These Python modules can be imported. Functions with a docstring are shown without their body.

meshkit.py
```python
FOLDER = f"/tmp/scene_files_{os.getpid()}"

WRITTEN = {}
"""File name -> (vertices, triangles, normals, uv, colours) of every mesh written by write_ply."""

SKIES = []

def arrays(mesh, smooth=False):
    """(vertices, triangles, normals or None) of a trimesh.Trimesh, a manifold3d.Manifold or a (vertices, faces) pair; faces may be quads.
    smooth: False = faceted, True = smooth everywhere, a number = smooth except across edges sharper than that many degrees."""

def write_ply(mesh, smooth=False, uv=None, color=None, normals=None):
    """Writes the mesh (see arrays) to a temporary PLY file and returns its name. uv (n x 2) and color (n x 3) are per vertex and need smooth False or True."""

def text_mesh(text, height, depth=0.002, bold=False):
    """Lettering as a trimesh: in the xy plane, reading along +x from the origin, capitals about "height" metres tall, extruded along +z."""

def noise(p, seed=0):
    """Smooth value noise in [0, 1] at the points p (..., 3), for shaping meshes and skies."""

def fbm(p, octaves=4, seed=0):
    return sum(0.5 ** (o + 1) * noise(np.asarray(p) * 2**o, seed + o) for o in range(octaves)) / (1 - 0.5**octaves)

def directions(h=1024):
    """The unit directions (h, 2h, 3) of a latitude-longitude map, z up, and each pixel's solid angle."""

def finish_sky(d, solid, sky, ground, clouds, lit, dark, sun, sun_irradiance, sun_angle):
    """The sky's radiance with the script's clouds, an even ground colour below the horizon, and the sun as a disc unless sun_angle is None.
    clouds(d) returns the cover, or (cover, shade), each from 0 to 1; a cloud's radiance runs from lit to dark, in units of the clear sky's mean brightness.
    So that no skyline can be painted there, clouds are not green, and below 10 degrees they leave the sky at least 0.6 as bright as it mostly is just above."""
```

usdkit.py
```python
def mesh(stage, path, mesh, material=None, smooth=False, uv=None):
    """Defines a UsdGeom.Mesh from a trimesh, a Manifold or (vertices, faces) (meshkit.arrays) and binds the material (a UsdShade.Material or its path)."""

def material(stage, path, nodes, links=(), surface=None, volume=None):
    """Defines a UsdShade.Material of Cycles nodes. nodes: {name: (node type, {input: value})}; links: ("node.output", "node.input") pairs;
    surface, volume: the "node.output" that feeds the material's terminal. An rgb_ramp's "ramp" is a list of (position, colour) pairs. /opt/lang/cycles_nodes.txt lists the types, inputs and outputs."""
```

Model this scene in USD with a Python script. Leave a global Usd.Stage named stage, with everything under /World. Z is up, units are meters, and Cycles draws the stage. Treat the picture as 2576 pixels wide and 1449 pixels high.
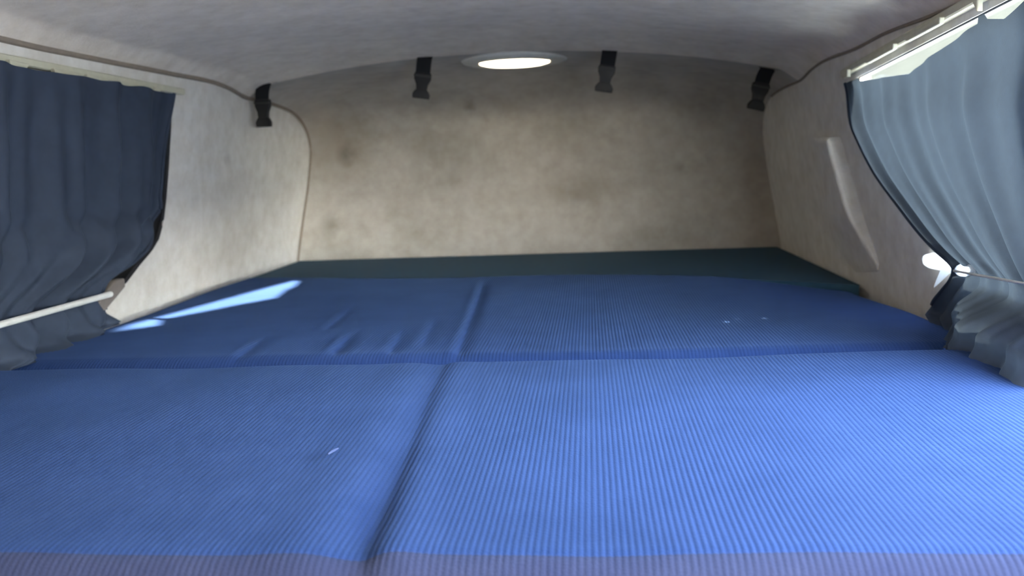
import math
import shapely
import numpy as np, trimesh, usdkit, meshkit
from shapely.geometry import Polygon
from scipy.interpolate import CubicSpline, PchipInterpolator
from pxr import Usd, UsdGeom, UsdLux, UsdShade, Gf, Sdf, Vt

stage = Usd.Stage.CreateInMemory()
UsdGeom.SetStageUpAxis(stage, UsdGeom.Tokens.z)
UsdGeom.SetStageMetersPerUnit(stage, 1.0)
UsdGeom.Xform.Define(stage, '/World')
UsdGeom.Scope.Define(stage, '/World/Looks')
mat = usdkit.material

# ---------------------------------------------------------------- camera, sky, sun, exposure
# x across the van (to the right), y towards the back wall, z up from the top of the cushions
cam = UsdGeom.Camera.Define(stage, '/World/camera')
cam.CreateHorizontalApertureAttr(36.0)
cam.CreateFocalLengthAttr(31.0)
cam.CreateFStopAttr(6.5)
cam.CreateFocusDistanceAttr(0.95)
cam.CreateClippingRangeAttr(Gf.Vec2f(0.02, 500.0))
cam.CreateExposureAttr(1.72)
R = np.array([[0.99559355, 0.0262524, 0.09002384],
              [0.08534018, 0.14423379, -0.98585682],
              [-0.03886559, 0.98919534, 0.14135784]])       # columns: right, up, back of the camera
M = np.eye(4); M[:3, :3] = R.T; M[3, :3] = (0, 0, 0.27)
UsdGeom.Xformable(cam).AddTransformOp().Set(Gf.Matrix4d(*M.ravel().tolist()))

SKY = 2.0
SUN = np.array([-3.1, 0.9, -1.0]); SUN /= np.linalg.norm(SUN)   # travel direction: low sun from the right
mat(stage, '/World/Looks/sky', {                                # clear sky with thin high cloud
    'sky': ('sky_texture', {'sky_type': 'multiple_scattering', 'sun_disc': False, 'sun_elevation': 0.30, 'sun_rotation': 1.85, 'aerosol_density': 0.15}),
    'g': ('geometry', {}), 'n': ('noise_texture', {'scale': 2.5, 'detail': 6.0, 'roughness': 0.6}),
    'r': ('rgb_ramp', {'ramp': [(0.30, (0.25, 0.25, 0.25)), (0.70, (0.8, 0.8, 0.8))]}),
    'bw': ('rgb_to_bw', {}), 'cl': ('mix', {'mix_type': 'multiply', 'fac': 1.0, 'color2': (1.25, 1.22, 1.18)}),
    'm': ('mix', {'mix_type': 'mix'}),
    'bg': ('background_shader', {'strength': SKY})},
    [('g.position', 'n.vector'), ('n.fac', 'r.fac'), ('sky.color', 'bw.color'), ('bw.val', 'cl.color1'), ('r.color', 'm.fac'), ('sky.color', 'm.color1'), ('cl.color', 'm.color2'), ('m.color', 'bg.color')], surface='bg.background')
dome = UsdLux.DomeLight.Define(stage, '/World/sky')
dome.CreateIntensityAttr(1.0)
UsdShade.MaterialBindingAPI.Apply(dome.GetPrim()).Bind(UsdShade.Material.Get(stage, '/World/Looks/sky'))

sun = UsdLux.DistantLight.Define(stage, '/World/sun')
sun.CreateNormalizeAttr(True); sun.CreateAngleAttr(0.4); sun.CreateIntensityAttr(9.0); sun.CreateColorAttr(Gf.Vec3f(1.0, 0.93, 0.82))
zax = -SUN; xax = np.cross([0, 0, 1.0], zax); xax /= np.linalg.norm(xax); yax = np.cross(zax, xax)
S = np.eye(4); S[0, :3], S[1, :3], S[2, :3] = xax, yax, zax
UsdGeom.Xformable(sun).AddTransformOp().Set(Gf.Matrix4d(*S.ravel().tolist()))

LAMP_GLOW = 2.2

# ---------------------------------------------------------------- helpers
used = {}
def numbered(name, parent='/World'):
    k = used.get((parent, name), 0); used[(parent, name)] = k + 1
    return name if k == 0 else f'{name}_{k:03d}'

def path_of(parent):
    return '/World' if parent is None else str(parent.GetPath())

def tag(p, label=None, cat=None, group=None, kind=None):
    for k, v in (('label', label), ('category', cat), ('group', group), ('kind', kind)):
        if v: p.SetCustomDataByKey(k, v)
    return p

def obj(name, mesh, m, parent=None, smooth=30, **kw):
    pp = path_of(parent)
    g = usdkit.mesh(stage, f'{pp}/{numbered(name, pp)}', mesh, f'/World/Looks/{m}', smooth=smooth)
    g.CreateDoubleSidedAttr(True)
    return tag(g.GetPrim(), **kw)

def thing(name, loc=(0, 0, 0), **kw):
    x = UsdGeom.Xform.Define(stage, '/World/' + numbered(name))
    x.AddTranslateOp().Set(Gf.Vec3d(*loc))
    return tag(x.GetPrim(), **kw)

def grid(Pt):
    """(rows, cols, 3) -> vertices, triangles"""
    r, c, _ = Pt.shape
    i = np.arange(r * c).reshape(r, c)
    q = np.stack([i[:-1, :-1], i[:-1, 1:], i[1:, 1:], i[1:, :-1]], -1).reshape(-1, 4)
    return Pt.reshape(-1, 3), np.vstack([q[:, [0, 1, 2]], q[:, [0, 2, 3]]])

def tube(pts, r, sides=10):
    p = np.asarray(pts, float); t = np.gradient(p, axis=0); t /= np.linalg.norm(t, axis=1, keepdims=True)
    a = np.cross(t, np.where(np.abs(t[:, 2:]) < 0.9, [0, 0, 1.0], [1.0, 0, 0])); a /= np.linalg.norm(a, axis=1, keepdims=True)
    b = np.cross(t, a); th = np.arange(sides + 1) * 2 * np.pi / sides
    rr = np.broadcast_to(r, (len(p),))[:, None, None]
    v = p[:, None] + rr * (np.cos(th)[None, :, None] * a[:, None] + np.sin(th)[None, :, None] * b[:, None])
    V, F = grid(v)
    m = trimesh.Trimesh(V, F, process=False); m.merge_vertices()
    caps = []
    for e in (0, -1):
        ring = v[e, :-1]; n = len(ring)
        caps.append(trimesh.Trimesh(np.vstack([ring, p[e]]), [[k, (k + 1) % n, n] for k in range(n)], process=False))
    return trimesh.util.concatenate([m] + caps)

def extrude(poly, d):
    return trimesh.creation.extrude_polygon(poly, d, engine='earcut')

def bevel_slab(poly, d, b, n=3):
    """a polygon with rounded top edge: stacked offsets hulled into rings"""
    rings = [(0.0, 0.0), (0.0, d - b)] + [(-b * (1 - math.cos(a)), d - b + b * math.sin(a)) for a in np.linspace(0, np.pi / 2, n + 1)[1:]]
    parts = []
    N = 96
    prev = None; V = []; F = []
    for off, z in rings:
        q = poly.buffer(off) if off else poly
        ext = q.exterior
        pts = np.array([ext.interpolate(s, normalized=True).coords[0] for s in np.arange(N) / N]) if prev is None else None
        if prev is None:
            base = pts; cur = base
        else:
            cur = np.array([ext.interpolate(ext.project(shapely.Point(x))).coords[0] for x in base])
        k = len(V); V += [(x, y, z) for x, y in cur]
        if prev is not None:
            F += [f for i in range(N) for f in ([prev + i, prev + (i + 1) % N, k + (i + 1) % N], [prev + i, k + (i + 1) % N, k + i])]
        prev = k
    c = len(V); V.append((*np.mean(cur, 0), d)); F += [[prev + i, prev + (i + 1) % N, c] for i in range(N)]
    c = len(V); V.append((*np.mean(base, 0), 0)); F += [[(i + 1) % N, i, c] for i in range(N)]
    return trimesh.Trimesh(V, F, process=False)

def smoothstep(a, b, x):
    t = np.clip((np.asarray(x, float) - a) / (b - a), 0, 1); return t * t * (3 - 2 * t)

# ---------------------------------------------------------------- materials
def st(x, y, z, r, amt, col=(0.10, 0.085, 0.06)):
    # the coordinates are pulled 3.5% towards a noise value, undone here on average
    f = 0.035
    return (tuple((1 - f) * a + f * 0.5 for a in (x, y, z)), r, amt, col)

def felt(name, base, dark, stains=()):
    n = {'g': ('geometry', {}),
         'big': ('noise_texture', {'scale': 4.5, 'detail': 5.0, 'roughness': 0.6}),
         'ramp': ('rgb_ramp', {'ramp': [(0.3, dark), (0.55, base), (0.8, tuple(min(1, c * 1.1) for c in base))]}),
         'mid': ('noise_texture', {'scale': 26.0, 'detail': 4.0, 'roughness': 0.65}),
         'mr': ('rgb_ramp', {'ramp': [(0.3, (0.84, 0.82, 0.79)), (0.65, (1, 1, 1))]}),
         'mul': ('mix', {'mix_type': 'multiply', 'fac': 1.0}),
         'fib': ('noise_texture', {'scale': 170.0, 'detail': 4.0, 'roughness': 0.7}),
         'bump': ('bump', {'strength': 0.5, 'distance': 0.002}),
         'p': ('principled_bsdf', {'roughness': 0.95, 'specular_ior_level': 0.15, 'sheen_weight': 0.15, 'sheen_roughness': 0.6})}
    l = [('g.position', 'big.vector'), ('g.position', 'mid.vector'), ('g.position', 'fib.vector'), ('big.fac', 'ramp.fac'), ('mid.fac', 'mr.fac'),
         ('ramp.color', 'mul.color1'), ('mr.color', 'mul.color2'), ('fib.fac', 'bump.height'), ('bump.normal', 'p.normal')]
    out = 'mul.color'
    for i, (c, r, amt, col) in enumerate(stains):      # dirt marks that stay where they are on the cloth
        n[f'w{i}'] = ('mix_vector', {'fac': 0.035, 'use_clamp': False})
        n[f'm{i}'] = ('mapping', {'location': tuple(-a / b for a, b in zip(c, r)), 'scale': tuple(1 / b for b in r)})
        n[f's{i}'] = ('gradient_texture', {'gradient_type': 'spherical'})
        n[f'a{i}'] = ('math', {'math_type': 'multiply', 'value2': amt})
        n[f'x{i}'] = ('mix', {'mix_type': 'mix', 'color2': col})
        l += [('g.position', f'w{i}.a'), ('mid.color', f'w{i}.b'), (f'w{i}.result', f'm{i}.vector'), (f'm{i}.vector', f's{i}.vector'), (f's{i}.fac', f'a{i}.value1'), (f'a{i}.value', f'x{i}.fac'), (out, f'x{i}.color1')]
        out = f'x{i}.color'
    l.append((out, 'p.base_color'))
    mat(stage, f'/World/Looks/{name}', n, l, surface='p.BSDF')

felt('felt_side', (0.66, 0.63, 0.58), (0.58, 0.55, 0.50), [
    st(-0.885, 2.13, 0.302, (0.5, 0.035, 0.014), 0.35, (0.30, 0.27, 0.23)),
    st(-0.873, 2.16, 0.42, (0.5, 0.045, 0.03), 0.25, (0.30, 0.29, 0.28))])
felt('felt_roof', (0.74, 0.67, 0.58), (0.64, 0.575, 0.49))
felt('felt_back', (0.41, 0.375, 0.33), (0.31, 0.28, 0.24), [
    st(-0.79, 2.79, 0.36, (0.14, 0.5, 0.16), 0.55, (0.17, 0.125, 0.08)),
    st(-0.77, 2.78, 0.31, (0.035, 0.5, 0.045), 0.6),
    st(-0.82, 2.75, 0.09, (0.04, 0.5, 0.05), 0.5),
    st(-0.36, 2.82, 0.445, (0.025, 0.4, 0.018), 0.6),
    st(0.28, 2.79, 0.23, (0.03, 0.4, 0.03), 0.4),
    st(-0.05, 2.8, 0.17, (0.16, 0.5, 0.05), 0.4, (0.2, 0.16, 0.12))])

def cord(name, c1, c2):
    mat(stage, f'/World/Looks/{name}', {
        'g': ('geometry', {}),
        'n': ('noise_texture', {'scale': 9.0, 'detail': 5.0, 'roughness': 0.6}),
        'r': ('rgb_ramp', {'ramp': [(0.3, c1), (0.7, c2)]}),
        'f': ('noise_texture', {'scale': 500.0, 'detail': 2.0}),
        'b': ('bump', {'strength': 0.25, 'distance': 0.0012}),
        'p': ('principled_bsdf', {'roughness': 0.95, 'specular_ior_level': 0.06, 'sheen_weight': 0.07, 'sheen_roughness': 0.45, 'sheen_tint': (0.35, 0.6, 1.0)})},
        [('g.position', 'n.vector'), ('g.position', 'f.vector'), ('n.fac', 'r.fac'), ('r.color', 'p.base_color'), ('f.fac', 'b.height'), ('b.normal', 'p.normal')], surface='p.BSDF')
cord('corduroy', (0.0140, 0.0315, 0.103), (0.0190, 0.0400, 0.124))
cord('corduroy_greyish', (0.021, 0.026, 0.060), (0.028, 0.034, 0.072))  # greyer blue for the front strip of the near cushion

def plain(name, col, rough=0.6, spec=0.4, scale=40.0, vary=0.12, bump=0.0):
    d = tuple(c * (1 - vary) for c in col)
    mat(stage, f'/World/Looks/{name}', {
        'g': ('geometry', {}), 'n': ('noise_texture', {'scale': scale, 'detail': 4.0}),
        'r': ('rgb_ramp', {'ramp': [(0.3, d), (0.7, col)]}),
        'b': ('bump', {'strength': bump, 'distance': 0.001}),
        'p': ('principled_bsdf', {'roughness': rough, 'specular_ior_level': spec})},
        [('g.position', 'n.vector'), ('n.fac', 'r.fac'), ('r.color', 'p.base_color'), ('n.fac', 'b.height')] + ([('b.normal', 'p.normal')] if bump else []), surface='p.BSDF')
plain('added_fence_dark', (0.022, 0.022, 0.017), 0.85, 0.2, 6, 0.25)
plain('bulkhead_dark', (0.05, 0.05, 0.055), 0.8, 0.2, 20)
plain('teal_board', (0.024, 0.062, 0.098), 0.8, 0.2, 60)
plain('webbing', (0.012, 0.012, 0.013), 0.85, 0.3, 300, 0.3, 0.3)
plain('buckle_plastic', (0.016, 0.015, 0.014), 0.55, 0.3, 80)
plain('buckle_grey', (0.04, 0.038, 0.034), 0.5, 0.35, 80)
plain('cream_plastic', (0.52, 0.50, 0.38), 0.5, 0.4, 60)
plain('white_plastic', (0.7, 0.69, 0.64), 0.4, 0.5, 60)
plain('rod_white', (0.62, 0.62, 0.58), 0.4, 0.5, 60)
plain('rubber', (0.012, 0.012, 0.014), 0.7, 0.3, 60)
plain('seam_strip', (0.24, 0.20, 0.16), 0.8, 0.2, 60)  # brown strip drawn where the panel seams are dark grooves
plain('bracket_brown', (0.17, 0.145, 0.125), 0.5, 0.4, 60)
plain('ply', (0.30, 0.22, 0.14), 0.7, 0.3, 12, 0.3)
plain('paving', (0.58, 0.53, 0.45), 0.9, 0.2, 3, 0.2)
plain('blocker_pale', (0.74, 0.71, 0.65), 0.9, 0.2, 3, 0.2)
plain('lint', (0.05, 0.07, 0.15), 0.9, 0.1, 60)
mat(stage, '/World/Looks/lamp_lens', {'p': ('principled_bsdf', {'base_color': (0.9, 0.88, 0.8), 'roughness': 0.3, 'emission_color': (1.0, 0.86, 0.62), 'emission_strength': LAMP_GLOW})}, [], surface='p.BSDF')
mat(stage, '/World/Looks/pane_dark', {'p': ('principled_bsdf', {'base_color': (0.01, 0.012, 0.015), 'roughness': 0.08})}, [], surface='p.BSDF')  # opaque black so that no daylight backlights the left curtain
mat(stage, '/World/Looks/pane_clear', {'t': ('transparent_bsdf', {'color': (0.93, 0.95, 0.94)}), 'g': ('glossy_bsdf', {'color': (1, 1, 1), 'roughness': 0.02}),
    'm': ('mix_closure', {'fac': 0.06})}, [('t.BSDF', 'm.closure1'), ('g.BSDF', 'm.closure2')], surface='m.closure')

def cloth(name, col, trans, amount, scale=30):
    mat(stage, f'/World/Looks/{name}', {
        'g': ('geometry', {}), 'n': ('noise_texture', {'scale': scale, 'detail': 5.0, 'roughness': 0.65}),
        'r': ('rgb_ramp', {'ramp': [(0.3, tuple(c * 0.8 for c in col)), (0.7, col)]}),
        'f': ('noise_texture', {'scale': 600.0, 'detail': 2.0}), 'b': ('bump', {'strength': 0.2, 'distance': 0.001}),
        'd': ('principled_bsdf', {'roughness': 0.85, 'specular_ior_level': 0.2, 'sheen_weight': 0.0}),
        't': ('translucent_bsdf', {'color': trans}), 'm': ('mix_closure', {'fac': amount})},
        [('g.position', 'n.vector'), ('g.position', 'f.vector'), ('n.fac', 'r.fac'), ('r.color', 'd.base_color'), ('f.fac', 'b.height'), ('b.normal', 'd.normal'),
         ('d.BSDF', 'm.closure1'), ('t.BSDF', 'm.closure2')], surface='m.closure')
cloth('curtain_navy', (0.034, 0.046, 0.072), (0.16, 0.205, 0.25), 0.019)
cloth('tie_white', (0.75, 0.77, 0.80), (0.8, 0.85, 0.9), 0.5)

# ---------------------------------------------------------------- the van body
K = 0.12                                                  # the side walls lean in towards the roof
def xl(z, off=0.0): return -0.925 + K * np.asarray(z, float) + off
def xr(z, off=0.0): return 0.570 - K * np.asarray(z, float) - off

YT = np.array([-1.6, 1.2, 1.75, 2.02, 2.12, 2.25, 2.42, 2.57, 2.68, 2.755, 2.785, 2.775, 2.74, 2.71, 2.70])
FT = np.array([1.045, 1.045, 1.045, 1.042, 1.032, 1.0, 0.992, 0.972, 0.915, 0.82, 0.70, 0.50, 0.25, 0.0, -0.25])
tt = np.r_[0, np.cumsum(np.hypot(np.diff(YT), np.diff(FT) * 0.54))]
sY, sF = PchipInterpolator(tt, YT), PchipInterpolator(tt, FT)
T_RIDGE, T_SPLIT, T_END = tt[5], tt[8], tt[-1]
def arch(x):
    d = np.asarray(x, float) + 0.22
    return 0.543 - 0.15 * d * d - 0.022 * smoothstep(0.06, 0.0, x + 0.88) - 0.022 * smoothstep(0.06, 0.0, 0.525 - x)
def roof(x, t):
    x, t = np.broadcast_arrays(np.asarray(x, float), np.asarray(t, float))
    y, f = sY(t), sF(t)
    z = np.where(f > 0, f * arch(x), f * 0.543)
    near = smoothstep(T_SPLIT, T_RIDGE - 0.3, t)
    z = z + near * 0.006 * (meshkit.noise(np.stack([x * 4, y * 5, 0 * x], -1), 3) - 0.5)
    y = y + (1 - near) * 0.010 * (meshkit.noise(np.stack([x * 5, 0 * x, z * 6], -1), 5) - 0.5)
    return np.stack([x, y, z], -1)

def skin(name, t0, t1, n, m, **kw):
    xs = np.linspace(*((-0.905, 0.552) if name == 'ceiling' else (-0.97, 0.62)), 140)
    ts = np.linspace(t0, t1, n)
    v, f = grid(roof(xs[None, :], ts[:, None]))
    e = 1e-3                                              # normals from the surface itself, so that roof and back wall meet without a line
    a = (roof(xs[None, :] + e, ts[:, None]) - roof(xs[None, :] - e, ts[:, None]))
    b = (roof(xs[None, :], ts[:, None] + e) - roof(xs[None, :], ts[:, None] - e))
    nn = np.cross(a, b).reshape(-1, 3); nn /= np.linalg.norm(nn, axis=1, keepdims=True)
    f = f if (np.cross(v[f[0, 1]] - v[f[0, 0]], v[f[0, 2]] - v[f[0, 0]]) @ nn[f[0, 0]]) > 0 else f[:, ::-1]
    g = usdkit.mesh(stage, '/World/' + name, (v, f), '/World/Looks/' + m)
    g.CreateNormalsAttr(Vt.Vec3fArray.FromNumpy(nn.astype(np.float32))); g.SetNormalsInterpolation('vertex'); g.CreateDoubleSidedAttr(True)
    return tag(g.GetPrim(), **kw)
T_SPL = T_RIDGE + 0.005
skin('ceiling', 0.0, T_SPL, 170, 'felt_roof', kind='structure', label='grey felt roof lining with a soft ridge where the straps hang', cat='ceiling')
skin('wall_back', T_SPL, T_END, 110, 'felt_back', kind='structure', label='stained beige felt lining of the back wall', cat='wall')

# outer roof, so that no daylight leaks through the lining
obj('roof_shell', trimesh.creation.box(bounds=[[-1.00, -1.65, 0.585], [0.535, 2.95, 0.61]]), 'white_plastic', kind='structure', label='outer shell of the roof', cat='roof')
obj('floor', trimesh.creation.box(bounds=[[-1.0, 0.10, -0.16], [0.66, 2.95, -0.135]]), 'ply', kind='structure', label='plywood bed base under the cushions', cat='floor')
obj('floor', trimesh.creation.box(bounds=[[-1.05, -1.62, -0.62], [0.68, 0.12, -0.60]]), 'paving', kind='structure', label='unseen lower floor in front of the bed, pale to bounce sun to the roof', cat='floor')  # out of view, pale so that sun on it lights the roof lining
obj('unseen_wall_front', trimesh.creation.box(bounds=[[-1.05, -1.64, -0.62], [0.70, -1.62, 0.60]]), 'bulkhead_dark', kind='structure', label='unseen dark bulkhead behind the camera, placed to block light from there', cat='wall')  # out of view, dark, keeps light from entering behind the camera

# window openings in (y, z)
HR = lambda y: 0.402 + 0.06 * (1.757 - np.asarray(y, float))          # upper edge of the right window
hole_l = Polygon([(0.55, 0.02), (1.50, 0.02), (1.60, 0.045), (1.66, 0.066), (1.71, 0.094), (1.76, 0.118), (1.79, 0.14), (1.808, 0.175), (1.818, 0.221), (1.826, 0.29), (1.832, 0.36), (1.835, 0.43), (0.55, 0.43)])
hole_r = Polygon([(1.08, 0.05), (1.27, 0.060), (1.33, 0.080), (1.40, 0.0805), (1.46, 0.0805), (1.50, 0.082), (1.508, 0.085), (1.495, 0.092), (1.45, 0.096), (1.37, 0.101), (1.37, 0.115), (1.44, 0.14), (1.488, 0.159), (1.632, 0.229), (1.728, 0.303), (1.800, float(HR(1.80)) + 0.006), (1.08, float(HR(1.08)) + 0.006)])

unseen_window = Polygon([(0.36, 0.03), (1.035, 0.03), (1.035, 0.452), (0.36, 0.47)])      # open window of the right-hand side, unseen, placed to light the bed from the right
def side_panel(outline, hole, side, d):
    m = extrude(Polygon(outline).difference(hole), d)
    v = m.vertices.copy(); y, z, w = v[:, 0].copy(), v[:, 1].copy(), v[:, 2].copy()
    x = xl(z) - w if side < 0 else xr(z) + w
    m = trimesh.Trimesh(np.stack([x, y, z], 1), m.faces, process=False)
    m.fix_normals()
    return m
wl = obj('wall_left', side_panel([(-1.62, -0.62), (0.1, -0.62), (0.1, -0.14), (2.93, -0.14), (2.93, 0.58), (-1.62, 0.58)], hole_l, -1, 0.05), 'felt_side', smooth=20, kind='structure', label='pale felt panel beside the left curtain', cat='wall')
wr = obj('wall_right', side_panel([(1.02, -0.14), (2.93, -0.14), (2.93, 0.58), (-1.62, 0.58), (-1.62, -0.62), (-0.85, -0.62), (-0.85, 0.20), (0.10, 0.20), (0.10, -0.14)], hole_r.union(unseen_window), 1, 0.012), 'felt_side', smooth=20, kind='structure', label='grey felt panel beside the right curtain', cat='wall')  # low door opening ahead of the bed is unseen, placed to let sun in

# raised pillar pad on the right panel: thick at its upper front edge, running out towards back and bottom
pad = Polygon([(2.20, 0.300), (1.951, 0.297), (1.924, 0.249), (1.854, 0.136), (1.770, 0.030), (1.95, 0.005), (2.10, 0.06), (2.17, 0.22)]).buffer(-0.015).buffer(0.015)
pm = bevel_slab(pad, 0.030, 0.014)
pm = pm.subdivide().subdivide()
v = pm.vertices
th = v[:, 2] * smoothstep(2.24, 1.96, v[:, 0] + 0.10 * (0.3 - v[:, 1])) * smoothstep(-0.02, 0.16, v[:, 1]) - 0.0005
pm = trimesh.Trimesh(np.stack([xr(v[:, 1]) - th, v[:, 0], v[:, 1]], 1), pm.faces, process=False); pm.fix_normals()
obj('pillar_pad', pm, 'felt_side', wr, smooth=60)

# seams where roof and back wall lining meet the side panels
def seam(side):
    ts = np.linspace(0.9, T_END - 0.12 if side < 0 else T_SPLIT - 0.10, 220); pts = []
    for t in ts:
        x = -0.87 if side < 0 else 0.516
        for _ in range(6):
            p = roof(x, t); x = float(xl(p[2]) if side < 0 else xr(p[2]))
        pts.append((x + (0.0012 if side < 0 else -0.0012), float(p[1]) - 0.001, float(p[2]) - 0.001))
    pts = np.array(pts)
    return pts
obj('trim_1', tube(seam(-1), 0.0052), 'seam_strip', kind='structure', label='brown piping standing in for the dark groove at the upper edge of the left panel', cat='trim')
obj('trim_2', tube(seam(1), 0.0030), 'seam_strip', kind='structure', label='brown piping standing in for the dark groove at the upper edge of the right panel', cat='trim')

# windows: rubber seal round the opening and a pane on the outside
def window(name, hole, side, pane_mat, depth, label):
    w = thing(name, kind='structure', label=label, cat='window')
    ring = np.array(hole.exterior.coords); L = hole.exterior.length
    q = np.array([hole.exterior.interpolate(s).coords[0] for s in np.linspace(0, L, 220)])
    P = np.stack([(xl(q[:, 1], -0.004) if side < 0 else xr(q[:, 1], -0.004)), q[:, 0], q[:, 1]], 1)
    obj('window_seal', tube(P, 0.0045 if side < 0 else 0.002), 'rubber', w)
    if side < 0:                                          # dark rubber lining of the deep reveal
        P2 = P.copy(); P2[:, 0] -= 0.046
        c = np.array([0, 1.2, 0.24]); sh = lambda A: A + (c - A) * np.array([0, 0.002, 0.004])
        obj('reveal', grid(np.stack([sh(P), sh(P2)])), 'rubber', w)
    pl = extrude(hole.buffer(0.012), 0.004); v = pl.vertices
    x = xl(v[:, 1], -depth) - v[:, 2] if side < 0 else xr(v[:, 1], -depth) + v[:, 2]
    obj('pane', trimesh.Trimesh(np.stack([x, v[:, 0], v[:, 1]], 1), pl.faces, process=False), pane_mat, w, smooth=False)
window('window_1', hole_l, -1, 'pane_dark', 0.052, 'left side window behind the navy curtain, unseen pane opaque to block daylight')
window('window_2', hole_r, 1, 'pane_clear', 0.0125, 'right side window behind the sunlit curtain')

# outside, out of view: the ground the van stands on, pale to bounce sunlight
obj('ground', trimesh.creation.box(bounds=[[-40, -40, -1.2], [40, 40, -1.1]]), 'paving', kind='structure', label='unseen pale paving outside the van, bounces sunlight inside', cat='ground')
# added, out of view: board shading that open window, building blocking the low sky
sb = thing('added_shade_board', kind='structure', label='added unseen board on two posts, shades the open right window from sun', cat='board')
obj('panel', trimesh.creation.box(bounds=[[10.0, -2.60, 3.00], [10.08, -1.665, 3.66]]), 'blocker_pale', sb)
for yy in (-2.5, -1.80):
    obj('post', trimesh.creation.cylinder(radius=0.05, segment=[[10.13, yy, -1.1], [10.13, yy, 3.5]]), 'blocker_pale', sb)
obj('added_fence', trimesh.creation.box(bounds=[[0.9, 6.0, -1.1], [9.0, 6.06, 1.6]]), 'added_fence_dark', kind='structure', label='added dark fence that tones down the gap over the right curtain', cat='fence')  # added to darken what shows through the gap over the right curtain
obj('added_sky_blocker', trimesh.creation.box(bounds=[[25.0, -30.0, -1.1], [33.0, 30.0, 6.8]]), 'blocker_pale', kind='structure', label='added unseen building that blocks the low sky from the right window', cat='building')  # added out of view to cut low sky light on the bed

# ---------------------------------------------------------------- bed
PITCH = 0.0052; BORDER_ROWS = 8
def put_cushion(parts, border_mat, **kw):
    t = thing('bed_cushion', **kw)
    obj('cover', parts[0], 'corduroy', t, smooth=True)
    obj('front_border', parts[1], border_mat, t, smooth=True)

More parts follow.
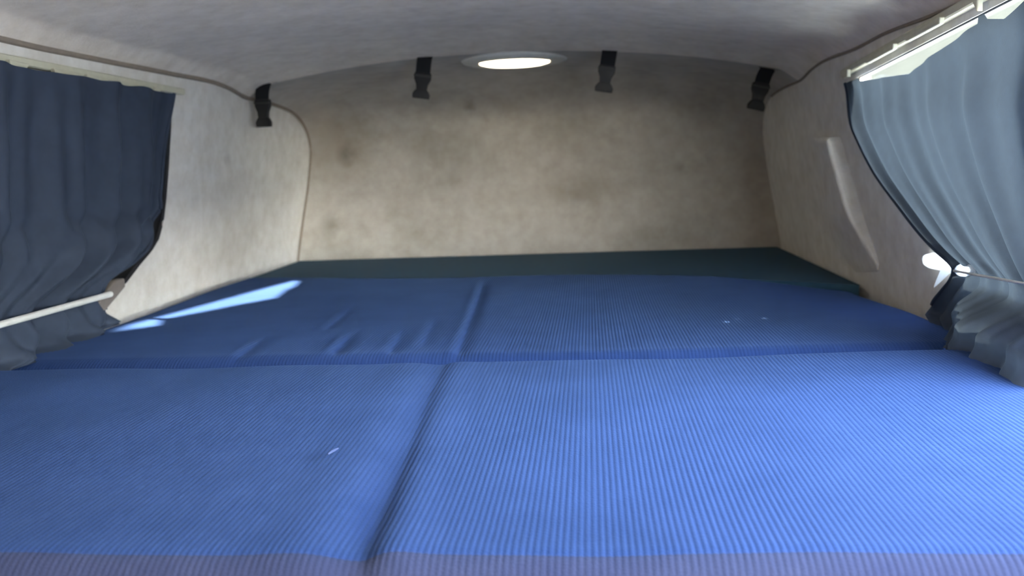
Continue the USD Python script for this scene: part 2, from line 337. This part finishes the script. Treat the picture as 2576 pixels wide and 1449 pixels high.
def cushion(x0, x1, yf, yr, front, rear, r_f, r_r, rib, wob, zlow=-0.125, lift=0.0):
    n = int(round((x1 - x0) / PITCH)); xs = np.linspace(x0, x1, n * 6 + 1)
    # profile parameter: front skirt, top, rear skirt
    top = np.r_[np.linspace(0, 0.07, 14), np.linspace(0.07, 0.93, 74)[1:], np.linspace(0.93, 1, 12)[1:]]
    X = xs[None, :]; S = top[:, None]
    F0, R0 = front(X), rear(X)
    Yv = F0 + (R0 - F0) * S + 0 * X
    df, dr = Yv - F0, R0 - Yv
    dx = np.minimum(X - x0, x1 - X)
    edge = lambda d, r: -r * (1 - np.sqrt(np.clip(1 - np.clip((r - d) / r, 0, 1) ** 2, 0, 1)))
    Zv = edge(df, r_f) + edge(dr, r_r) + edge(dx, 0.035) + wob(X + 0 * Yv, Yv)
    Zv = Zv + rib * np.abs(np.sin(np.pi * (X - x0) / PITCH)) ** 0.8 - rib + lift
    P = np.stack([X + 0 * Yv, Yv, Zv], -1)
    ribx = rib * np.abs(np.sin(np.pi * (xs - x0) / PITCH)) ** 0.8
    sk = lambda row, s: [np.stack([row[:, 0], row[:, 1] + s * (ribx - rib * 0.2) * k, np.minimum(row[:, 2], row[:, 2] * (1 - f) + zlow * f)], 1) for f, k in ((0.25, 1), (0.6, 1), (1.0, 1))]
    fr, re = sk(P[0], -1), sk(P[-1], 1)
    G = np.stack(fr[::-1] + list(P) + re)
    sides = [np.stack([G[:, c], G[:, c] * [1, 1, 0] + [0, 0, zlow]]) for c in (0, -1)]
    nb = 3 + BORDER_ROWS                                  # rows of the front border strip
    border = grid(G[:nb + 1])
    V, Fc = grid(G[nb:]); ms = [trimesh.Trimesh(V, Fc, process=False)] + [trimesh.Trimesh(*grid(s), process=False) for s in sides]
    b = trimesh.Trimesh(*grid(np.stack([G[0], G[-1]]) * [1, 1, 0] + [0, 0, zlow]), process=False)
    m = trimesh.util.concatenate(ms + [b])
    return m, border

def crease(x, c, w, a):            # a fold: rises on one side, falls off sharply on the other
    d = (x - c)
    return a * (np.exp(-(d / w) ** 2) * np.where(d < 0, 1.0, np.exp(-np.clip(d, 0, None) / (w * 0.25))) - 0.35 * np.exp(-((d - w * 0.8) / (w * 0.6)) ** 2))

def wob_front(x, y):
    z = 0.010 * (meshkit.noise(np.stack([x * 2.2, y * 3.0, 0 * x], -1), 11) - 0.5) + 0.004 * (meshkit.noise(np.stack([x * 7, y * 6, 0 * x], -1), 12) - 0.5)
    fade = 0.55 + 0.45 * smoothstep(0.9, 0.6, y)
    d = x + 0.168 + 0.065 * (y - 0.55)                    # the long fold: a groove with a gentle left flank and a steep right one
    z += 0.0052 * fade * (-np.where(d < 0, np.exp(-(d / 0.024) ** 2), np.exp(-(d / 0.011) ** 2)) + 0.45 * np.exp(-((d + 0.05) / 0.03) ** 2) + 0.3 * np.exp(-((d - 0.028) / 0.016) ** 2))
    z += 0.003 * (meshkit.noise(np.stack([x * 14, y * 2 + 9, 0 * x], -1), 14) - 0.5) * smoothstep(0.72, 0.58, y)
    return z
def wob_rear(x, y):
    z = 0.012 * (meshkit.noise(np.stack([x * 2.4 + 5, y * 3.0, 0 * x], -1), 21) - 0.5)
    k = smoothstep(1.20, 1.27, y)
    z += -crease(-(x), 0.197 + 0.068 * (y - 1.22), 0.016, 0.0042) * k * smoothstep(2.1, 1.9, y)
    for c, y0, y1, a in ((-0.385, 1.24, 1.45, 0.0045), (-0.30, 1.24, 1.46, 0.0035), (-0.44, 1.45, 1.75, 0.0025), (-0.255, 1.28, 1.6, 0.0025), (-0.53, 1.22, 1.42, 0.003)):
        z += -crease(-x, -(c - 0.10 * (y - 1.24)), 0.016, a) * smoothstep(y0, y0 + 0.05, y) * smoothstep(y1, y1 - 0.1, y)
    z += -0.020 * smoothstep(0.25, 0.56, x) * smoothstep(1.5, 1.95, y)          # sags to the back right corner
    return z
one = lambda v: (lambda x: v + 0 * np.asarray(x, float))
rear_edge = CubicSpline([-0.93, -0.70, -0.143, 0.28, 0.57], [2.235, 2.205, 2.145, 2.03, 1.86])
put_cushion(cushion(-0.905, 0.552, 0.565, 1.205, one(0.560), one(1.212), 0.040, 0.035, 0.00062, wob_front), 'corduroy_greyish',
    label='nearer blue corduroy bed cushion with one long fold, filling the foreground', cat='cushion', group='blue corduroy bed cushions')
put_cushion(cushion(-0.912, 0.556, 1.217, 2.2, one(1.217), rear_edge, 0.05, 0.030, 0.0008, wob_rear, lift=-0.004), 'corduroy',
    label='farther blue corduroy bed cushion with the streak of sunlight, in front of the teal board', cat='cushion', group='blue corduroy bed cushions')

# teal board between the cushion and the back wall
xs = np.linspace(-0.912, 0.556, 60)
bp = Polygon([(x, float(rear_edge(x)) + 0.004) for x in xs] + [(0.556, 2.69), (-0.912, 2.69)])
bd = extrude(bp, 0.12); bd.apply_translation([0, 0, -0.132])
obj('bed_board', bd, 'teal_board', smooth=20, label='smooth dark teal board along the foot of the back wall', cat='board')

# a fleck of white lint on the near cushion
obj('lint_fleck', tube(np.array([(-0.252, 0.783, 0.004), (-0.250, 0.788, 0.0047), (-0.248, 0.794, 0.0046), (-0.247, 0.800, 0.004)]), [0.0008, 0.0013, 0.0013, 0.0007]), 'lint',
    label='tiny white fleck of lint on the near blue cushion', cat='lint')

# ---------------------------------------------------------------- curtains
def drape(side, yfront, edge, ztop, zbot, base, nfold, amp, seed, gather=None, nz=110, nu=260, hole=None, bottom=None):
    """edge: (z, y) points of the rear hem; the folds crowd together where the hem swings forward"""
    ez, ey = np.array(sorted(edge)).T
    Ey = PchipInterpolator(ez, ey, extrapolate=True)
    s = np.linspace(0, 1, nz)[:, None]; u = np.linspace(0, 1, nu)[None, :]
    ub = u ** 0.85
    yt = yfront + (float(Ey(zbot + 0.98 * (np.max(ez) - zbot))) - yfront) * ub
    zt = ztop(yt)
    zb = zbot if bottom is None else bottom(yt)
    z = zb + (zt - zb) * s + 0 * u
    y = yfront + (Ey(z) - yfront) * ub
    ph = 2 * np.pi * nfold * u
    wv = np.sin(ph + 1.2 * np.sin(ph * 0.37 + seed)) * (0.6 + 0.8 * meshkit.noise(np.stack([u * 9 + 0 * z, 0 * z + seed, z * 3], -1), seed)) \
        + 0.35 * np.sin(2.3 * ph + seed * 2 + 6 * z)
    A = amp * (0.25 + 0.75 * smoothstep(0.44, 0.30, z))
    off = base + A * wv
    if gather: off = off + gather(y, z, u)
    if side < 0: off = np.minimum(off, 0.0425 + 0.6 * np.maximum(0, np.abs(z - 0.064) - 0.009))     # pinned behind the rod
    off = np.maximum(off, 0.006)
    x = xl(z, off) if side < 0 else xr(z, off)
    V, F = grid(np.stack([x, y, z], -1))
    if hole is not None:
        c = V[F].mean(1); F = F[~hole(c[:, 1], c[:, 2])]
    return V, F, np.stack([x, y, z], -1)

# left curtain
edge_l = [(0.437, 1.776), (0.359, 1.761), (0.287, 1.757), (0.224, 1.752), (0.154, 1.720), (0.108, 1.640), (0.077, 1.578), (0.055, 1.560), (0.024, 1.572), (0.005, 1.57), (-0.005, 1.50), (-0.012, 1.42)]
def gather_l(y, z, u):
    pull = np.exp(-((z - 0.062) / 0.035) ** 2)
    puck = 0.014 * np.sin(y * 62 + 3 * np.sin(z * 30)) * smoothstep(0.20, 0.05, np.abs(z - 0.06)) * smoothstep(0.0, 0.25, u)
    return -0.016 * pull + 0.022 * smoothstep(0.03, -0.02, z) + puck + 0.012 * np.exp(-((z - 0.14) / 0.06) ** 2) * (meshkit.noise(np.stack([y * 16, z * 9, 0 * z], -1), 33) - 0.3)
V, F, Pl = drape(-1, 0.50, edge_l, lambda y: 0.441 - 0.010 * (y - 1.2) + 0.005 * (meshkit.noise(np.stack([y * 22, 0 * y, 0 * y], -1), 8) - 0.5), -0.008, 0.036, 8, 0.017, 4, gather_l)
cl = thing('curtain', label='dark navy curtain at the left window, held by a pale cord', cat='curtain', group='navy side curtains')
obj('drape', (V, F), 'curtain_navy', cl, smooth=True)
obj('hem', tube(Pl[8:, -1], 0.0035), 'curtain_navy', cl)

# right curtain: hangs a little below the window's upper edge between two clips, so that slivers of sun pass over it
edge_r = [(0.391, 1.832), (0.303, 1.745), (0.229, 1.651), (0.159, 1.51), (0.11, 1.403), (0.088, 1.354), (0.070, 1.362), (0.050, 1.385), (0.022, 1.425), (0.004, 1.438), (-0.004, 1.40), (-0.014, 1.34)]
SAG = np.array([(0.9, 0.0), (1.06, 0.0), (1.085, 0.008), (1.155, 0.019), (1.20, 0.009), (1.205, 0.0), (1.219, 0.0), (1.224, 0.010), (1.30, 0.016), (1.501, 0.0325), (1.735, 0.009), (1.75, 0.0), (2.0, 0.0)])
def top_r(y): return HR(y) - np.interp(y, SAG[:, 0], SAG[:, 1]) + 0.0004
def gather_r(y, z, u):
    pull = np.exp(-((z - 0.085) / 0.03) ** 2) * smoothstep(1.0, 1.3, y)
    lobe = 0.055 * smoothstep(0.075, 0.03, z) * smoothstep(1.36, 1.20, y)
    pinch_top = -0.018 * smoothstep(0.30, 0.40, z)
    return -0.010 * pull + lobe + pinch_top + 0.02 * smoothstep(0.02, -0.02, z)
gap = lambda y, z: ((y - 1.322) / 0.024) ** 2 + ((z - 0.089 + 0.12 * (y - 1.322)) / 0.006) ** 2 < 1
V, F, Pr = drape(1, 0.98, edge_r, top_r, -0.008, 0.028, 5, 0.006, 9, gather_r, hole=gap)
cr = thing('curtain', label='navy curtain glowing with sun at the right window, drawn back by a white tie', cat='curtain', group='navy side curtains')
obj('drape', (V, F), 'curtain_navy', cr, smooth=True)
obj('hem', tube(Pr[8:, -1], 0.003), 'curtain_navy', cr)

# rails with their clips
def rail(side, y0, y1, zf, label, clips):
    t = thing('curtain_rail', label=label, cat='curtain rail')
    ys = np.linspace(y0, y1, 40)
    prof = np.array([(0.0, 0.0), (0.010, 0.0), (0.012, 0.002), (0.012, 0.011), (0.010, 0.013), (0.0, 0.013), (0.0, 0.0)])   # (out from wall, up)
    X = lambda z, o: xl(z, o) if side < 0 else xr(z, o)
    P = np.stack([np.stack([X(zf(y) + prof[:, 1], prof[:, 0] + 0.001), 0 * prof[:, 0] + y, zf(y) + prof[:, 1]], 1) for y in ys])
    m = trimesh.Trimesh(*grid(P), process=False)
    caps = []
    for e in (0, -1):
        r_ = P[e, :-1]; caps.append(trimesh.Trimesh(r_, [[0, k, k + 1] for k in range(1, 5)], process=False))
    obj('rail', trimesh.util.concatenate([m] + caps), 'cream_plastic', t, smooth=30)
    for y, l, h in clips:                                  # glide hooks and the pale heading tape caught on them
        pl = Polygon([(y - l / 2, 0.004), (y - l / 2 + 0.006, -h), (y + l / 2 - 0.012, -h * 0.9), (y + l / 2, 0.003)]).buffer(-0.0012).buffer(0.0012)
        m = bevel_slab(pl, 0.007, 0.002); v = m.vertices
        z = v[:, 1] + zf(v[:, 0]); m = trimesh.Trimesh(np.stack([X(z, 0.0135 + v[:, 2]), v[:, 0], z], 1), m.faces, process=False); m.fix_normals()
        obj('glide_hook', m, 'cream_plastic', t)
    return t
rail(-1, 0.5, 1.868, lambda y: 0.4455 - 0.010 * (y - 1.28), 'cream plastic curtain rail over the left window', [(1.30, 0.05, 0.009), (1.43, 0.09, 0.007), (1.515, 0.07, 0.016), (1.64, 0.10, 0.010), (1.735, 0.030, 0.013)])
rail(1, 0.98, 1.86, lambda y: HR(y) + 0.017, 'cream plastic curtain rail over the right window', [(1.81, 0.05, 0.010), (1.60, 0.16, 0.0055), (1.40, 0.15, 0.0055), (1.212, 0.020, 0.016), (1.10, 0.09, 0.005), (1.03, 0.04, 0.014)])

# pale rod across the left curtain, on a small bracket
def along(a, b, n=12): return np.array(a) + (np.array(b) - np.array(a)) * np.linspace(0, 1, n)[:, None]
rd = thing('curtain_rod', label='thin white rod pinning the left curtain low against the window', cat='rod')
obj('rod', tube(along((-0.862, 0.55, 0.066), (-0.866, 1.508, 0.062)), 0.0052), 'rod_white', rd)
br = Polygon([(1.535, 0.030), (1.552, 0.050), (1.600, 0.072), (1.628, 0.072), (1.630, 0.060), (1.600, 0.045), (1.565, 0.028)]).buffer(0.004)
m = bevel_slab(br, 0.014, 0.004); v = m.vertices
m = trimesh.Trimesh(np.stack([xl(v[:, 1], -0.002 + v[:, 2]), v[:, 0], v[:, 1]], 1), m.faces, process=False); m.fix_normals()
obj('bracket', m, 'bracket_brown', rd, label='brown end bracket')

# thin cord across the right curtain, and the white tie set over its sunlit gaps
tc = thing('tie_cord', label='thin pale cord running along the right curtain from the tie', cat='cord')
obj('cord', tube(along((0.497, 0.98, 0.112), (0.5285, 1.33, 0.0875)), 0.0018), 'rod_white', tc)
tw = thing('curtain_tie', label='crumpled white tie over the sunlit gaps at the gathered edge of the right curtain', cat='curtain tie')
def puff(c, r, seed, tilt):
    s = trimesh.creation.icosphere(4, 1.0); v = s.vertices
    k = 1 + 0.16 * (meshkit.fbm(v * 1.9 + 7, 3, seed) - 0.5) * 2 * 0.8
    v = v * k[:, None] * np.array(r)
    c_, s_ = math.cos(tilt), math.sin(tilt)
    y, z = v[:, 1] * c_ - v[:, 2] * s_, v[:, 1] * s_ + v[:, 2] * c_
    return trimesh.Trimesh(np.stack([v[:, 0], y, z], 1) + np.array(c), s.faces, process=False)
obj('lobe', puff((0.5515, 1.458, 0.086), (0.0075, 0.058, 0.0135), 4, -0.06), 'tie_white', tw, smooth=True)
obj('lobe', puff((0.5400, 1.322, 0.089), (0.006, 0.034, 0.0095), 6, -0.12), 'tie_white', tw, smooth=True)
obj('knot', puff((0.549, 1.368, 0.087), (0.008, 0.046, 0.0105), 8, -0.1), 'tie_white', tw, smooth=True)
tail = [np.array([(0.5355 - 0.002 * k, 1.375 + w * (1 - s) ** 0.8 * 0.020 + 0.012 * s, 0.084 - 0.030 * s) for w in np.linspace(-1, 1, 9)]) for k, s in enumerate(np.linspace(0, 1, 8))]
obj('tail', grid(np.array(tail)), 'tie_white', tw, smooth=True)

# ---------------------------------------------------------------- buckle straps
def strap(top, bottom, curl, roll, label, plastic='buckle_plastic'):
    """webbing from the roof ridge down to a plastic buckle; top, bottom: (x, z); curl: which way its upper end lies over along the roof"""
    (xa, za), (xb, zb) = top, bottom
    L = math.hypot(xb - xa, zb - za); ang = math.atan2(xb - xa, za - zb)
    t = thing('buckle_strap', (xa, 2.243, za), label=label, cat='strap', group='buckle straps hanging from the roof')
    def put(m):                                        # local: a across, d down, w towards the camera
        v = np.asarray(m.vertices); a, d, w = v[:, 0], v[:, 1], v[:, 2]
        tw = roll * (d / L); ar = a * np.cos(tw) - w * np.sin(tw); wr_ = a * np.sin(tw) + w * np.cos(tw)
        x = ar * math.cos(ang) + d * math.sin(ang); z = -d * math.cos(ang) + ar * math.sin(ang)
        o = trimesh.Trimesh(np.stack([x, -wr_, z], 1), m.faces, process=False); o.fix_normals(); return o
    wl_ = 0.48 * L
    rows = []
    for s in np.linspace(-1, 1, 26):                   # s < 0: lies along the roof, s > 0: hangs
        if s < 0: d = 0.004 + 0.002 * s; sh = -s * 0.035 * curl; w = -0.004 * (-s) ** 2; half = 0.0185 * (1 - 0.55 * abs(curl) * (-s))
        else: d = 0.004 + s * wl_; sh = 0.008 * curl * (1 - s) ** 3; w = 0.004 * math.sin(s * 3); half = 0.0185
        if s < 0 and curl == 0: d = 0.004 - 0.010 * -s; w = -0.012 * -s
        rows.append([(sh - half, d, w), (sh + half, d, w), (sh + half, d, w + 0.0016), (sh - half, d, w + 0.0016), (sh - half, d, w)])
    V, F = grid(np.array(rows)); obj('webbing', put(trimesh.Trimesh(V, F, process=False)), 'webbing', t, smooth=40)
    # socket half of the buckle, with a loop bar above
    d0 = wl_ - 0.010; k = L - d0
    sock = Polygon([(-0.0200, d0), (0.0200, d0), (0.0215, d0 + 0.10 * k), (0.0210, d0 + 0.26 * k), (0.0150, d0 + 0.46 * k), (0.0135, d0 + 0.66 * k), (-0.0135, d0 + 0.66 * k), (-0.0150, d0 + 0.46 * k), (-0.0210, d0 + 0.26 * k), (-0.0215, d0 + 0.10 * k)]).buffer(-0.002).buffer(0.002)
    m = bevel_slab(sock, 0.012, 0.003); m.apply_translation([0, 0, -0.004]); obj('buckle', put(m), plastic, t)
    foot = Polygon([(-0.0135, d0 + 0.64 * k), (0.0135, d0 + 0.64 * k), (0.0190, d0 + 0.74 * k), (0.0225, d0 + 0.84 * k), (0.0215, L), (-0.0215, L), (-0.0225, d0 + 0.84 * k), (-0.0190, d0 + 0.74 * k)]).buffer(-0.002).buffer(0.002)
    m = bevel_slab(foot, 0.010, 0.003); m.apply_translation([0, 0, -0.003]); obj('buckle_end', put(m), plastic, t)
    bar = trimesh.creation.box(bounds=[[-0.0215, d0 + 0.10 * k, 0.0075], [0.0215, d0 + 0.16 * k, 0.0105]])
    obj('slide_bar', put(bar), 'buckle_grey', t, smooth=20)
strap((-0.826, 0.498), (-0.828, 0.384), 1, 0.25, 'leftmost black buckle strap, hanging over the brown seam of the left panel')
strap((-0.401, 0.540), (-0.417, 0.437), 0, -0.15, 'black buckle strap hanging just left of the round roof lamp')
strap((0.060, 0.535), (0.041, 0.433), 0, 0.1, 'black strap with greyish buckle hanging just right of the round roof lamp', 'buckle_grey')
strap((0.434, 0.476), (0.410, 0.373), 1, -0.3, 'rightmost black buckle strap, hanging by the right panel')

# ---------------------------------------------------------------- round roof lamp
lz = 0.5345; lp = thing('roof_lamp', (-0.188, 2.392, lz), label='lit round lamp set flush in the roof lining above the back wall', cat='lamp')
def lathe(pts, n=96): return trimesh.creation.revolve(np.array(pts), sections=n)
obj('lamp_ring', lathe([(0.094, 0.012), (0.094, -0.004), (0.100, -0.0065), (0.126, -0.006), (0.137, -0.003), (0.142, 0.002), (0.142, 0.012), (0.094, 0.012)]), 'white_plastic', lp, smooth=40)
obj('lamp_lens', lathe([(0.0, -0.013), (0.03, -0.0127), (0.06, -0.0115), (0.08, -0.0095), (0.0925, -0.006), (0.0935, 0.004), (0.0, 0.004)]), 'lamp_lens', lp, smooth=40)
